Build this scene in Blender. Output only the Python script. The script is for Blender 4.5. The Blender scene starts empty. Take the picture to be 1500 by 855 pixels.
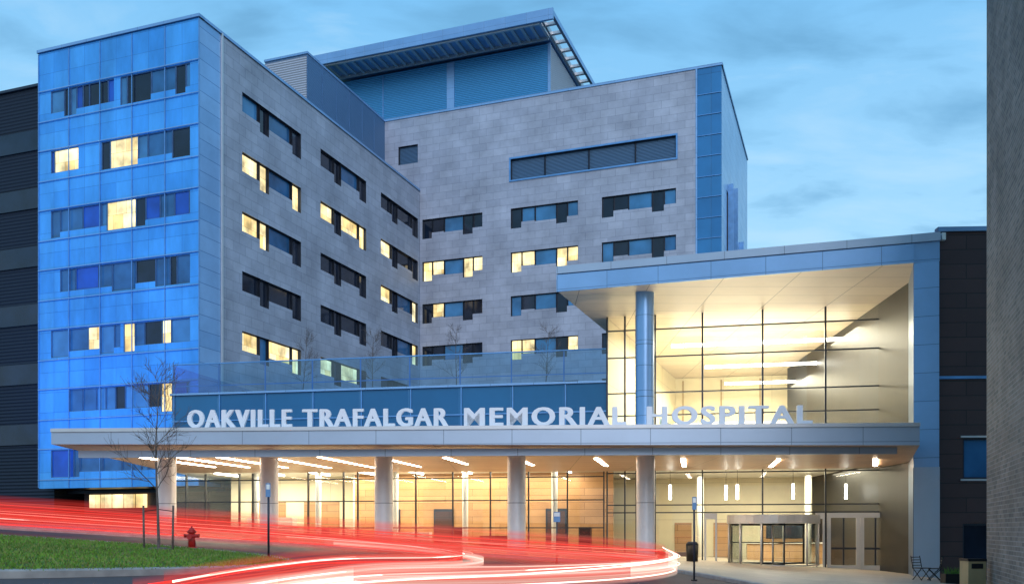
import bpy, math, random
from mathutils import Vector, Matrix
random.seed(7)
scene=bpy.context.scene
for a,b in (('view_transform','Standard'),('look','None')):
    try: setattr(scene.view_settings,a,b)
    except Exception: pass
scene.view_settings.exposure=0

# ---------------------------------------------------------------- materials
def nmat(name):
    m=bpy.data.materials.new(name); m.use_nodes=True
    nt=m.node_tree; b=nt.nodes['Principled BSDF']; return m,nt,b
def L(nt,a,b): nt.links.new(a,b)
def node(nt,t,**kw):
    n=nt.nodes.new(t)
    for k,v in kw.items():
        if k in n.inputs.keys(): n.inputs[k].default_value=v
        else: setattr(n,k,v)
    return n
def c4(c): return (c[0],c[1],c[2],1)
def mulc(c,f): return (c[0]*f,c[1]*f,c[2]*f,1)
def xz(nt,mode='xz'):
    tc=nt.nodes.new('ShaderNodeTexCoord'); s=nt.nodes.new('ShaderNodeSeparateXYZ'); c=nt.nodes.new('ShaderNodeCombineXYZ')
    L(nt,tc.outputs['Object'],s.inputs[0])
    if mode=='xz': L(nt,s.outputs[0],c.inputs[0]); L(nt,s.outputs[2],c.inputs[1])
    else: L(nt,s.outputs[0],c.inputs[0]); L(nt,s.outputs[1],c.inputs[1])
    return c.outputs[0],tc
def plain(name,col,rough=.5,metal=0,var=.15,scale=1.5,bump=0.0):
    m,nt,b=nmat(name)
    tc=nt.nodes.new('ShaderNodeTexCoord')
    n=node(nt,'ShaderNodeTexNoise',Scale=scale,Detail=5)
    L(nt,tc.outputs['Object'],n.inputs['Vector'])
    r=nt.nodes.new('ShaderNodeValToRGB'); r.color_ramp.elements[0].position=.3; r.color_ramp.elements[1].position=.7
    r.color_ramp.elements[0].color=mulc(col,1-var); r.color_ramp.elements[1].color=mulc(col,1+var)
    L(nt,n.outputs[0],r.inputs[0]); L(nt,r.outputs[0],b.inputs['Base Color'])
    b.inputs['Roughness'].default_value=rough; b.inputs['Metallic'].default_value=metal
    if bump:
        bp=node(nt,'ShaderNodeBump',Strength=bump,Distance=.02); L(nt,n.outputs[0],bp.inputs['Height']); L(nt,bp.outputs[0],b.inputs['Normal'])
    return m
def panels(name,c1,c2,cm,w,h,mortar=.02,offset=.5,rough=.6,metal=0,mode='xz',noise=.25,bump=.3,squash=1,nscale=.25,streak=0):
    m,nt,b=nmat(name)
    v,tc=xz(nt,mode)
    br=nt.nodes.new('ShaderNodeTexBrick'); br.offset=offset; br.squash=squash
    br.inputs['Color1'].default_value=c4(c1); br.inputs['Color2'].default_value=c4(c2); br.inputs['Mortar'].default_value=c4(cm)
    br.inputs['Scale'].default_value=1; br.inputs['Mortar Size'].default_value=mortar; br.inputs['Mortar Smooth'].default_value=.1
    br.inputs['Brick Width'].default_value=w; br.inputs['Row Height'].default_value=h
    L(nt,v,br.inputs['Vector'])
    n=node(nt,'ShaderNodeTexNoise',Scale=nscale,Detail=6,Roughness=.65)
    if streak:
        mp=nt.nodes.new('ShaderNodeMapping'); mp.inputs['Scale'].default_value=(streak,streak,.35); L(nt,tc.outputs['Object'],mp.inputs[0]); L(nt,mp.outputs[0],n.inputs['Vector'])
    else: L(nt,tc.outputs['Object'],n.inputs['Vector'])
    mr=nt.nodes.new('ShaderNodeMapRange'); mr.inputs[1].default_value=.3; mr.inputs[2].default_value=.7; mr.inputs[3].default_value=1-noise; mr.inputs[4].default_value=1+noise
    L(nt,n.outputs[0],mr.inputs[0])
    mx=nt.nodes.new('ShaderNodeVectorMath'); mx.operation='SCALE'
    L(nt,br.outputs[0],mx.inputs[0]); L(nt,mr.outputs[0],mx.inputs['Scale']); L(nt,mx.outputs[0],b.inputs['Base Color'])
    b.inputs['Roughness'].default_value=rough; b.inputs['Metallic'].default_value=metal
    bp=node(nt,'ShaderNodeBump',Strength=bump,Distance=.03); bp.invert=True
    L(nt,br.outputs['Fac'],bp.inputs['Height']); L(nt,bp.outputs[0],b.inputs['Normal'])
    return m
def ribs(name,col,period,axis='z',rough=.5,metal=.3,amt=.35):
    m,nt,b=nmat(name)
    tc=nt.nodes.new('ShaderNodeTexCoord')
    w=nt.nodes.new('ShaderNodeTexWave'); w.wave_type='BANDS'; w.bands_direction=axis.upper()
    w.inputs['Scale'].default_value=math.pi/(10*period)*2; L(nt,tc.outputs['Object'],w.inputs[0])
    r=nt.nodes.new('ShaderNodeValToRGB'); r.color_ramp.elements[0].color=mulc(col,1-amt); r.color_ramp.elements[1].color=mulc(col,1+amt)
    L(nt,w.outputs[1],r.inputs[0]); L(nt,r.outputs[0],b.inputs['Base Color'])
    bp=node(nt,'ShaderNodeBump',Strength=.6,Distance=.08); L(nt,w.outputs[1],bp.inputs['Height']); L(nt,bp.outputs[0],b.inputs['Normal'])
    b.inputs['Roughness'].default_value=rough; b.inputs['Metallic'].default_value=metal
    return m
def emis(name,col,s):
    m,nt,b=nmat(name); b.inputs['Base Color'].default_value=c4(col)
    b.inputs['Emission Color'].default_value=c4(col); b.inputs['Emission Strength'].default_value=s; return m
def litwin(name,s=1.0):
    m,nt,b=nmat(name); v,tc=xz(nt)
    n=node(nt,'ShaderNodeTexNoise',Scale=.7,Detail=3); L(nt,tc.outputs['Object'],n.inputs['Vector'])
    br=nt.nodes.new('ShaderNodeTexBrick'); br.offset=.35; br.inputs['Scale'].default_value=1
    br.inputs['Brick Width'].default_value=.93; br.inputs['Row Height'].default_value=2.29; br.inputs['Mortar Size'].default_value=.012
    br.inputs['Color1'].default_value=(1,.87,.50,1); br.inputs['Color2'].default_value=(.80,.56,.20,1); br.inputs['Mortar'].default_value=(.35,.22,.08,1)
    L(nt,v,br.inputs['Vector'])
    r=nt.nodes.new('ShaderNodeMapRange'); r.inputs[1].default_value=.3;r.inputs[2].default_value=.7;r.inputs[3].default_value=.5;r.inputs[4].default_value=1.7
    L(nt,n.outputs[0],r.inputs[0]); mx=node(nt,'ShaderNodeMath',operation='MULTIPLY'); mx.inputs[1].default_value=s; L(nt,r.outputs[0],mx.inputs[0])
    b.inputs['Base Color'].default_value=(.02,.02,.02,1); b.inputs['Roughness'].default_value=.1
    L(nt,br.outputs[0],b.inputs['Emission Color']); L(nt,mx.outputs[0],b.inputs['Emission Strength'])
    return m
def glassmat(name,tint=(.93,.97,.97),refl=.05,k=.45):
    m=bpy.data.materials.new(name); m.use_nodes=True; nt=m.node_tree; nt.nodes.clear()
    o=nt.nodes.new('ShaderNodeOutputMaterial'); t=nt.nodes.new('ShaderNodeBsdfTransparent'); g=nt.nodes.new('ShaderNodeBsdfGlossy')
    t.inputs[0].default_value=c4(tint); g.inputs['Roughness'].default_value=.02
    lw=nt.nodes.new('ShaderNodeLayerWeight'); lw.inputs[0].default_value=.25
    a=node(nt,'ShaderNodeMath',operation='ADD'); a.inputs[1].default_value=refl; a.use_clamp=True
    ml=node(nt,'ShaderNodeMath',operation='MULTIPLY'); ml.inputs[1].default_value=k
    L(nt,lw.outputs['Fresnel'],ml.inputs[0]); L(nt,ml.outputs[0],a.inputs[0])
    mx=nt.nodes.new('ShaderNodeMixShader'); L(nt,a.outputs[0],mx.inputs[0]); L(nt,t.outputs[0],mx.inputs[1]); L(nt,g.outputs[0],mx.inputs[2]); L(nt,mx.outputs[0],o.inputs[0])
    return m
STONE=panels('stone_panel',(.43,.45,.52),(.36,.38,.45),(.22,.24,.30),1.55,.76,.016,.5,.5,.05,noise=.28,bump=.2)
BLUEP=panels('blue_metal_panel',(.08,.40,.85),(.055,.33,.78),(.03,.18,.50),1.5,1.53,.014,0,.3,.2,noise=.34,streak=1.1)
BLUEC=panels('corner_glass_panel',(.28,.48,.74),(.21,.41,.68),(.08,.2,.4),2.4,1.145,.02,0,.25,.2,noise=.15)
BLUED=panels('deep_blue_panel',(.04,.22,.46),(.03,.18,.40),(.02,.1,.2),2.4,2.0,.02,0,.25,.2,noise=.15)
BLUEM=panels('steel_blue_panel',(.26,.44,.68),(.23,.41,.65),(.10,.18,.30),2.4,1.2,.012,0,.34,.4,noise=.12)
FASC=panels('fascia_metal_panel',(.42,.50,.60),(.40,.48,.58),(.16,.20,.26),2.6,5,.012,0,.35,.3,noise=.08)
NAVYP=panels('navy_spandrel_glass',(.015,.12,.26),(.02,.14,.29),(.04,.18,.34),2.9,2.0,.02,0,.12,.1,noise=.1)
GDARK=plain('dark_window_glass',(.010,.018,.035),.08,0,.4,.6)
GBLUE=plain('blue_window_glass',(.03,.13,.28),.12,0,.4,.5)
GROYAL=plain('royal_blue_glass',(.01,.09,.45),.15,0,.3,.5)
GTEAL=plain('slate_blue_glass',(.06,.22,.42),.12,0,.3,.5)
LIT=litwin('lit_window',1.35)
FRAME=plain('dark_window_frame',(.03,.04,.06),.4,.4)
ALU=plain('aluminium_frame',(.60,.60,.60),.35,.4,.05)
BFR=plain('blue_grey_frame',(.12,.24,.42),.4,.3)
GLASS=glassmat('clear_glass'); RAILG=glassmat('rail_glass',(.35,.62,.85),.10)
RIBL=ribs('light_ribbed_metal',(.46,.46,.50),.45); RIBD=ribs('blue_ribbed_metal',(.13,.25,.42),.30,amt=.2)
RIBB=ribs('blue_louvre_metal',(.07,.33,.62),.40,amt=.25)
LOUV=ribs('louvre_blades',(.09,.17,.27),.28,amt=.6)
DARKB=ribs('dark_louvred_facade',(.004,.011,.026),.55,amt=.2,metal=0,rough=.7)
ROOF=plain('roof_membrane',(.16,.17,.19),.9)
COLM=plain('column_metal',(.74,.74,.74),.35,.1,.04,3)
SOFF=panels('soffit_panel',(.66,.45,.30),(.60,.40,.27),(.25,.15,.09),3.0,1.2,.012,0,.4,0,mode='xy',noise=.1)
SOFU=panels('upper_soffit_panel',(.62,.52,.40),(.57,.47,.36),(.22,.18,.14),3.2,1.6,.02,0,.4,.05,mode='xy',noise=.1)
WOOD=panels('wood_panelling',(.52,.30,.14),(.42,.23,.10),(.15,.07,.03),3.4,.42,.010,.5,.4,0,noise=.25)
CREAM=panels('cream_wall',(.78,.70,.50),(.74,.66,.47),(.45,.38,.25),3.5,2.4,.010,0,.6,0,noise=.10)
WHITE=plain('white_paint',(.80,.79,.74),.5,0,.04)
BROWN=panels('dark_brown_cladding',(.070,.034,.032),(.052,.026,.026),(.02,.012,.012),2.4,.62,.02,.5,.55,0,noise=.2)
BRICK=panels('grey_brown_brick',(.26,.21,.18),(.14,.12,.11),(.30,.28,.26),.42,.13,.014,.5,.85,0,noise=.35,bump=.9,nscale=.5)
BLACK=plain('black_metal',(.015,.015,.017),.45,.4)
TANM=plain('tan_metal',(.42,.31,.16),.5,.1)
RED=plain('red_enamel',(.5,.02,.015),.35,0,.1)
BARK=plain('bark',(.13,.10,.085),.9,0,.3,14)
LETTER=plain('letter_metal',(.85,.87,.90),.3,0,.03)
STRIP=emis('strip_lamp',(1,.88,.70),40)
STRIP2=emis('ceiling_strip_lamp',(1,.95,.82),16)
BLUEST=plain('blue_stripe',(.13,.32,.60),.35,.2)

# ---------------------------------------------------------------- builder
def emp(name):
    e=bpy.data.objects.new(name,None); scene.collection.objects.link(e); e.empty_display_size=.5; return e
class B:
    def __init__(s): s.v=[];s.f=[];s.mi=[];s.m=[];s.sm=[]
    def mid(s,m):
        if m not in s.m: s.m.append(m)
        return s.m.index(m)
    def quad(s,p,m,sm=False):
        k=len(s.v); s.v+= [tuple(q) for q in p]; s.f.append(tuple(range(k,k+len(p)))); s.mi.append(s.mid(m)); s.sm.append(sm)
    def box(s,a,b,m):
        x0,y0,z0=a;x1,y1,z1=b; k=len(s.v)
        s.v+=[(x0,y0,z0),(x1,y0,z0),(x1,y1,z0),(x0,y1,z0),(x0,y0,z1),(x1,y0,z1),(x1,y1,z1),(x0,y1,z1)]
        for f in ((0,3,2,1),(4,5,6,7),(0,1,5,4),(1,2,6,5),(2,3,7,6),(3,0,4,7)):
            s.f.append(tuple(k+i for i in f)); s.mi.append(s.mid(m)); s.sm.append(False)
    def cone(s,p0,p1,r0,r1,m,n=8,cap=True):
        p0=Vector(p0);p1=Vector(p1); d=(p1-p0)
        if d.length<1e-6: return
        d.normalize(); a=d.orthogonal().normalized(); b=d.cross(a); k=len(s.v); mi=s.mid(m)
        for p,r in ((p0,r0),(p1,r1)):
            for i in range(n):
                t=2*math.pi*i/n; s.v.append(tuple(p+a*math.cos(t)*r+b*math.sin(t)*r))
        for i in range(n):
            j=(i+1)%n; s.f.append((k+i,k+j,k+n+j,k+n+i)); s.mi.append(mi); s.sm.append(True)
        if cap:
            s.f.append(tuple(k+i for i in reversed(range(n)))); s.mi.append(mi); s.sm.append(False)
            s.f.append(tuple(k+n+i for i in range(n))); s.mi.append(mi); s.sm.append(False)
    def prism(s,pts,z0,z1,m,mb=None,ms=None):
        n=len(pts);k=len(s.v)
        zz0=z0 if callable(z0) else (lambda x,y:z0); zz1=z1 if callable(z1) else (lambda x,y:z1)
        s.v+=[(x,y,zz0(x,y)) for x,y in pts]+[(x,y,zz1(x,y)) for x,y in pts]
        s.f.append(tuple(k+i for i in reversed(range(n)))); s.mi.append(s.mid(mb or m)); s.sm.append(False)
        s.f.append(tuple(k+n+i for i in range(n))); s.mi.append(s.mid(m)); s.sm.append(False)
        for i in range(n):
            j=(i+1)%n; s.f.append((k+i,k+j,k+n+j,k+n+i)); s.mi.append(s.mid(ms or m)); s.sm.append(False)
    def obj(s,name,parent=None,loc=(0,0,0),rz=0):
        me=bpy.data.meshes.new(name); me.from_pydata(s.v,[],s.f)
        for m in s.m: me.materials.append(m)
        me.polygons.foreach_set('material_index',s.mi); me.polygons.foreach_set('use_smooth',s.sm); me.update()
        o=bpy.data.objects.new(name,me); scene.collection.objects.link(o); o.location=loc; o.rotation_euler=(0,0,rz)
        if parent: o.parent=parent
        return o
def zg(x): return .62-.055*max(-45,min(30,x))

def wall(name,parent,org,ang,x0,x1,z0,z1,mat,ops=(),rec=.28,fr=.07,fm=None):
    fm=fm or FRAME
    b=B(); xs=sorted({x0,x1}|{o[0] for o in ops}|{o[1] for o in ops}); zs=sorted({z0,z1}|{o[2] for o in ops}|{o[3] for o in ops})
    xs=[x for x in xs if x0<=x<=x1]; zs=[z for z in zs if z0<=z<=z1]
    for i in range(len(xs)-1):
        for j in range(len(zs)-1):
            cx=(xs[i]+xs[i+1])/2; cz=(zs[j]+zs[j+1])/2
            if any(o[0]<cx<o[1] and o[2]<cz<o[3] for o in ops): continue
            b.quad([(xs[i],0,zs[j]),(xs[i+1],0,zs[j]),(xs[i+1],0,zs[j+1]),(xs[i],0,zs[j+1])],mat)
    for o in ops:
        a,c,d,e,pm=o
        b.quad([(a,rec,d),(c,rec,d),(c,rec,e),(a,rec,e)],pm)
        b.quad([(a,0,d),(c,0,d),(c,rec,d),(a,rec,d)],fm); b.quad([(a,rec,e),(c,rec,e),(c,0,e),(a,0,e)],fm)
        b.quad([(a,0,d),(a,rec,d),(a,rec,e),(a,0,e)],fm); b.quad([(c,rec,d),(c,0,d),(c,0,e),(c,rec,e)],fm)
        y0,y1=rec-.08,rec-.003
        b.box((a+.002,y0,d+.002),(a+fr,y1,e-.002),fm); b.box((c-fr,y0,d+.002),(c-.002,y1,e-.002),fm)
        b.box((a+fr,y0,d+.002),(c-fr,y1,d+fr),fm); b.box((a+fr,y0,e-fr),(c-fr,y1,e-.002),fm)
    return b.obj(name,parent,(org[0],org[1],0),ang)

# ---------------------------------------------------------------- hospital tower
TH=math.atan(.363); A1=-TH; A2=math.pi/2-TH
e=Vector((math.cos(TH),-math.sin(TH))); nb=Vector((math.sin(TH),math.cos(TH)))
C0=Vector((-22.4,66)); I0=Vector((-10.0,100.1)); Lp=C0-15*e; M0=I0+32.2*e
tower=emp('hospital_tower')
rows=[35.3-4.58*k for k in range(7)]
def bay(a,w,z,kinds):
    seg=[(0,.28,1.5),(.28,.43,2.15),(.43,.84,1.5),(.84,1,2.15)]
    return [(a+p*w,a+q*w,z-h,z,k) for (p,q,h),k in zip(seg,kinds)]
D,T,Lw,G_=GDARK,GTEAL,LIT,GBLUE
ops=[]
sb=[(5.0,8.1),(16.2,8.2),(27.4,8.4)]
sk={0:[[T,D,G_,D],[D,D,G_,D],[D,D,D,D]],1:[[Lw,Lw,G_,Lw],[Lw,D,Lw,Lw],[Lw,D,D,D]],2:[[Lw,Lw,G_,D],[D,D,D,D],[Lw,D,G_,Lw]],3:[[D,D,D,D],[D,D,D,D],[D,D,G_,Lw]],4:[[Lw,T,Lw,Lw],[Lw,D,Lw,D],[D,D,D,Lw]],5:[[D,Lw,D,D],[D,D,D,D],[D,D,D,D]]}
for r in range(6):
    for (a,w),k in zip(sb,sk[r]): ops+=bay(a,w,rows[r],k)
wall('stone_side_wall',tower,C0,A2,2.5,36.3,4.9,38.4,STONE,ops)
wall('corner_glazing',tower,C0,A2,0,2.5,4.9,38.4,BLUEC)
b=B(); b.box((2.42,-.12,4.9),(2.58,-.003,38.5),ALU); b.box((0,-.1,38.4),(36.2,.5,38.62),BLUEM); b.obj('side_trim',tower,(C0.x,C0.y,0),A2)
ops=[]
lit={1:[(1.5,3.9),(6.9,9.5)],2:[(6.6,9.3)],4:[(4.8,6.0),(8.2,9.2),(11.7,12.5)],5:[(11.6,12.6)]}
for r,z in enumerate(rows):
    x=1.2
    lt=lit.get(r,[])
    while x<14.2:
        w=random.choice([.6,.9,1.3,1.8,2.2]); nx=x+w
        for a,c in lt:
            if x<a-.01<nx: nx=a
            if abs(x-a)<.02: nx=c
        nx=min(nx,14.2); 
        if nx-x<.3 and nx<14.2: nx=x+.3
        isl=any(a-.05<=x and nx<=c+.05 for a,c in lt)
        k=LIT if isl else random.choice([GDARK,GTEAL,GTEAL,GBLUE,GROYAL,GBLUE,BLUEP])
        hh=random.choice([1.7,1.7,2.1]); 
        if k is not BLUEP: ops.append((x,nx,z-hh,z,k))
        x=nx
wall('blue_front_wall',tower,Lp,A1,0,15,4.9,38.4,BLUEP,ops,rec=.12,fr=.04,fm=BFR)
b=B()
for x in [0,3,6,9,12,15]: b.box((x-.03,-.07,4.95),(x+.03,-.003,38.3),BLUEST)
for z in rows: b.box((0,-.12,z+.05),(15,-.075,z+.12),BLUEM); b.box((0,-.12,z-2.3),(15,-.075,z-2.24),BLUEM)
b.box((-.1,-.14,38.4),(15.1,.5,38.62),BLUEM); b.obj('blue_front_fins',tower,(Lp.x,Lp.y,0),A1)
def quadpts(o,a0,a1,b0,b1): return [tuple(o+a0*e+b0*nb),tuple(o+a1*e+b0*nb),tuple(o+a1*e+b1*nb),tuple(o+a0*e+b1*nb)]
b=B(); b.prism(quadpts(C0,-14.95,-.3,.3,36.3),4.9,38.0,ROOF,BLACK,BLUEM); b.obj('front_block_core',tower)
b=B(); b.prism(quadpts(C0,-13.5,-1.5,3,36),0,4.9,BLACK,BLACK,BROWN); b.obj('front_block_base',tower)
b=B()
for i in range(5): b.box((2.2+i*1.15,2.8,3.45),(3.2+i*1.15,2.9,4.5),LIT)
b.box((0,2.75,4.6),(15,2.99,4.85),FRAME); b.obj('ground_floor_windows',tower,(Lp.x,Lp.y,0),A1)
# middle block
ops=[]
mb=[(.3,7.0),(10.5,7.3),(20.3,7.5)]
segs=[(0,.16,2.1),(.16,.36,1.5),(.36,.68,1.6),(.68,.84,2.1),(.84,1,1.5)]
mk={0:[[D,D,T,D,D],[D,T,T,D,T],[D,D,T,D,T]],1:[[Lw,Lw,T,Lw,Lw],[Lw,Lw,T,Lw,Lw],[T,D,T,D,G_]],2:[[D,Lw,T,D,D],[T,D,T,D,T],[D,T,T,D,T]],3:[[D,D,T,D,D],[Lw,Lw,T,D,Lw],[D,T,T,D,T]],4:[[D,D,T,D,D],[D,D,T,D,T],[D,T,T,D,T]]}
for r in range(5):
    for (a,w),k in zip(mb,mk[r]): ops+=[(a+p*w,a+q*w,rows[r]-h,rows[r],kk) for (p,q,h),kk in zip(segs,k)]
lv=[10.5,14.2,18.9,23.7,27.8]
for i in range(4): ops.append((lv[i],lv[i+1],38.25,40.45,LOUV))
wall('stone_front_wall',tower,I0,A1,0,29.8,4,46.6,STONE,ops)
wall('stone_return_wall',tower,I0,A1,-4.28,0,38.1,46.6,STONE,[(-2.6,-.25,41.6,43.6,LOUV)])
wall('front_corner_glazing',tower,I0,A1,29.8,32.2,4,46.6,BLUED)
wall('east_wall',tower,M0,A2,0,24.5,4,46.6,BLUEC,[(4,5.2,28,36,GDARK),(8,9.4,26,38,GDARK),(14,15.2,22,32,GDARK)])
b=B(); b.box((-4.28,-.1,46.6),(32.3,.5,46.85),BLUEM); b.box((29.72,-.1,4),(29.86,-.003,46.6),BLUEM)
for z in range(8,46,2): b.box((29.87,-.08,z),(32.2,-.003,z+.06),BLUEST)
b.box((10.5,-.1,40.45),(27.8,-.003,40.62),BLUEST); b.box((10.5,-.1,38.1),(27.8,-.003,38.25),BLUEST)
b.box((10.34,-.1,38.1),(10.5,-.003,40.62),BLUEST); b.box((27.8,-.1,38.1),(27.96,-.003,40.62),BLUEST)
b.obj('middle_trim',tower,(I0.x,I0.y,0),A1)
b=B(); b.box((0,-.1,46.6),(24.5,.5,46.85),BLUEM)
for x,z0,z1 in ((5.4,27,37),(9.6,25,38),(15.4,20,34)): b.box((x,-.5,z0),(x+.15,-.003,z1),BLUEST)
b.obj('east_fins',tower,(M0.x,M0.y,0),A2)
b=B(); b.prism(quadpts(I0,-4.2,31.9,.3,24.4),4,46.2,ROOF,BLACK,BLUEM); b.obj('middle_block_core',tower)
b=B(); b.box((-8.97,-15.5,38.0),(-4.27,.2,46.6),RIBD); b.box((-9.0,-15.56,38.0),(-4.35,-15.503,46.4),RIBL); b.box((-9.05,-15.6,46.6),(-4.2,.2,46.8),BLUEM)
for k in range(1,6): b.box((-4.268,-15.5+k*2.6,38.1),(-4.23,-15.44+k*2.6,46.6),BFR)
b.obj('penthouse',tower,(I0.x,I0.y,0),A1)
b=B(); b.box((-12.65,5,46),(13.19,17,54.6),RIBB)
b.box((13.192,5.1,46),(13.22,17,54.6),RIBL)
b.box((1.0,4.9,46.2),(1.9,4.995,54.5),BLUEM); b.box((-7.2,4.94,46.2),(-7.05,4.995,54.5),BLUEST); b.box((13.0,4.9,46.2),(13.3,4.995,54.6),BLUEM)
b.box((-14,1.0,54.95),(13.3,17.5,55.5),BLUEM)
b.box((-14.1,.7,54.75),(14.9,.99,55.9),BLUEM); b.box((14.6,1.0,55.2),(14.9,18.3,55.75),BLUEM)
b.box((-14,1.0,54.62),(13.3,1.25,54.94),ALU); b.box((-14,4.2,54.62),(13.3,4.4,54.94),ALU)
for i in range(26): b.box((-13.6+i*1.07,1.25,54.72),(-13.3+i*1.07,4.2,54.94),ALU)
for i in range(8): b.box((13.55,2.6+i*1.9,55.25),(14.6,2.95+i*1.9,55.55),ALU)
b.box((13.302,1.0,55.15),(13.55,18.3,55.7),ALU)
b.obj('plant_room',tower,(I0.x,I0.y,0),A1)
wing=emp('dark_office_wing')
b=B(); b.box((-45,1.5,0),(-.05,30,36.8),DARKB)
for z in (8.5,13.3,18,22.6,27.2,31.8): b.box((-45,1.38,z),(-.1,1.498,z+1.6),GDARK)
b.box((-45,1.3,36.8),(-.05,30,37.0),FRAME)
b.obj('louvred_block',wing,(Lp.x,Lp.y,0),A1)

# ---------------------------------------------------------------- podium, entrance hall, canopy
ent=emp('hospital_entrance_pavilion')
P0=(-20.0,54.3); PA=-math.atan2(4.9,25.05); PL=25.52
G0=(5.05,49.4); GA=-math.atan2(3.2,14.85); GL=15.19
def glaze(name,org,ang,x0,x1,z0,z1,vs,hs,fm=FRAME,gm=GLASS,w=.035):
    b=B(); b.quad([(x0,0,z0),(x1,0,z0),(x1,0,z1),(x0,0,z1)],gm); b.obj(name+'_glass',ent,(org[0],org[1],0),ang)
    b=B()
    for x in vs: b.box((x-w,-.08,z0),(x+w,.1,z1),fm)
    xs=sorted(vs)
    for z in hs:
        for i in range(len(xs)-1): b.box((xs[i]+w,-.05,z-.03),(xs[i+1]-w,.08,z+.03),fm)
    b.obj(name+'_mullions',ent,(org[0],org[1],0),ang)
vs=[.05]+[i*2.13 for i in range(1,12)]+[25.4]
extra=[.9,5.1,11.5]
glaze('lobby_front',P0,PA,0,PL,-.2,5.0,sorted(vs+extra),[1.85,3.35,4.6],w=.03)
glaze('hall_lower',G0,GA,0,GL,-1,4.9,[.05,1.0,1.6,2.6,5.05,8.1,11.2,14.25,15.1],[2.65,3.05,4.75])
glaze('hall_upper',G0,GA,0,GL,5.66,13.1,[.05,1.0,1.6,2.6,5.05,8.1,11.2,14.3,15.1],[12.35,10.9,9.0,7.8,6.7],w=.045)
b=B(); b.quad([(0,0,0),(0,18,0),(0,18,5),(0,0,5)],GLASS); b.obj('lobby_side_glass',ent,(P0[0],P0[1],0),PA)
b=B(); b.prism([(-19.95,54.55),(5.0,49.65),(19.5,88.5),(-9.5,99.5),(-21.8,67.5)],5.15,9.45,ROOF,WHITE,NAVYP); b.obj('podium_roof',ent)
b=B(); b.box((0,0,5.66),(PL,.2,9.6),NAVYP); b.box((-.1,-.15,9.6),(PL,.25,9.72),BLUEM); b.box((0,-.12,8.05),(PL,-.085,8.12),BLUEST)
for i in range(9): b.box((i*2.9+.1,-.08,5.66),(i*2.9+.16,-.003,9.6),BLUEST)
b.obj('podium_band',ent,(P0[0],P0[1],0),PA)
b=B(); b.quad([(0,.05,9.74),(PL,.05,9.74),(PL,.05,11.4),(0,.05,11.4)],RAILG); b.quad([(.0,.05,9.74),(.0,12,9.74),(.0,12,11.4),(.0,.05,11.4)],RAILG)
for i in range(9): b.box((i*2.9,.06,9.72),(i*2.9+.06,.14,11.4),BLUEST)
b.box((0,0,11.41),(PL,.1,11.47),BLUEST); b.box((0,.15,10.15),(PL,.18,10.2),BLUEST)
b.obj('terrace_railing',ent,(P0[0],P0[1],0),PA)
FL=(-18.0,36.0); FR=(15.04,34.0)
b=B(); b.prism([FL,FR,(17.1,39.3),(19.75,46.1),(5.05,49.32),(-20.0,54.25)],lambda x,y:(5.08 if x<0 else 4.86),lambda x,y:5.65,FASC,SOFF,FASC); b.obj('entrance_canopy',ent)
b=B()
fa=math.atan2(-2.0,33.04)
b.box((0.0,-.06,.50+5.05),(33.1,-.003,.64+5.05),ALU); b.box((.6,.9,4.62),(32.6,1.1,4.9),FASC)
b.obj('canopy_edge_trim',ent,(FL[0],FL[1],0),fa)
b=B()
for X in (-17.2,-15.4,-13.4,-11.1,-8.6,-5.9,-3,.15,3.75,7.6,11.85,16.0):
    zz=4.86+(.22*(15-X)/33)-.05
    y0=41.0; y1=48.6 if X<3 else 45.6
    if X>14: y0,y1=40.6,44.4
    dx=.20*(y1-y0) if X<14 else 1.5
    b.quad([(X-.10,y0,zz),(X+.10,y0,zz),(X+dx+.10,y1,zz),(X+dx-.10,y1,zz)],STRIP)
    b.quad([(X-.10,y0,zz),(X+dx-.10,y1,zz),(X+dx-.10,y1,zz+.2),(X-.10,y0,zz+.2)],WHITE)
b.obj('soffit_strip_lamps',ent)
for X,Y in ((-15.5,41.4),(-10.8,41.0),(-5.65,40.6),(.2,40.3),(5.8,40.0)):
    b=B(); b.cone((X,Y,zg(X)-.1),(X,Y,5.0),.40,.40,COLM,40,False); b.cone((X,Y,zg(X)),(X,Y,zg(X)+.22),.44,.44,ALU,40); b.cone((X,Y,2.9),(X,Y,2.92),.403,.403,FRAME,40)
    b.obj('round_column',ent)
b=B(); b.cone((6.4,44.4,5.6),(6.4,44.4,13.15),.44,.44,BLUEM,40,False)
for z in (8.1,10.6): b.cone((6.4,44.4,z),(6.4,44.4,z+.02),.443,.443,FRAME,40)
b.obj('round_column',ent)
UL=(2.2,44.1); UR=(18.1,39.0)
pts=[UL,UR,(18.1+10.2,67),(2.2+9.4,70)]
b=B(); b.prism(pts,13.12,14.28,ROOF,SOFU,BLUEM); b.obj('upper_roof_slab',ent)
ua=math.atan2(-5.1,15.9); ul=math.hypot(5.1,15.9)
b=B(); b.box((-.05,-.12,13.95),(ul+.02,-.003,14.3),FASC); b.box((-.05,-.08,13.1),(ul-1.0,-.003,13.9),BLUEM); b.obj('upper_fascia',ent,(UL[0],UL[1],0),ua)
b=B(); b.box((0,0,-1),(1.0,7.6,13.11),BLUEM); b.obj('portal_leg',ent,(17.13,39.32,0),-TH)
b=B(); b.box((-.02,-.03,-1),(1.02,-.003,4.4),FASC); b.obj('portal_leg_lit_lower',ent,(17.13,39.32,0),-TH)  # paler sheet: light on the lower leg put into its colour
HL=Vector(G0); HR=Vector((19.9,46.2)); dd=Vector((.363,1))
q=lambda p,t:(p.x+dd.x*t,p.y+dd.y*t)
def wallq(b,p,qq,z0,z1,m): b.quad([(p[0],p[1],z0),(qq[0],qq[1],z0),(qq[0],qq[1],z1),(p[0],p[1],z1)],m)
b=B()
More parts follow.
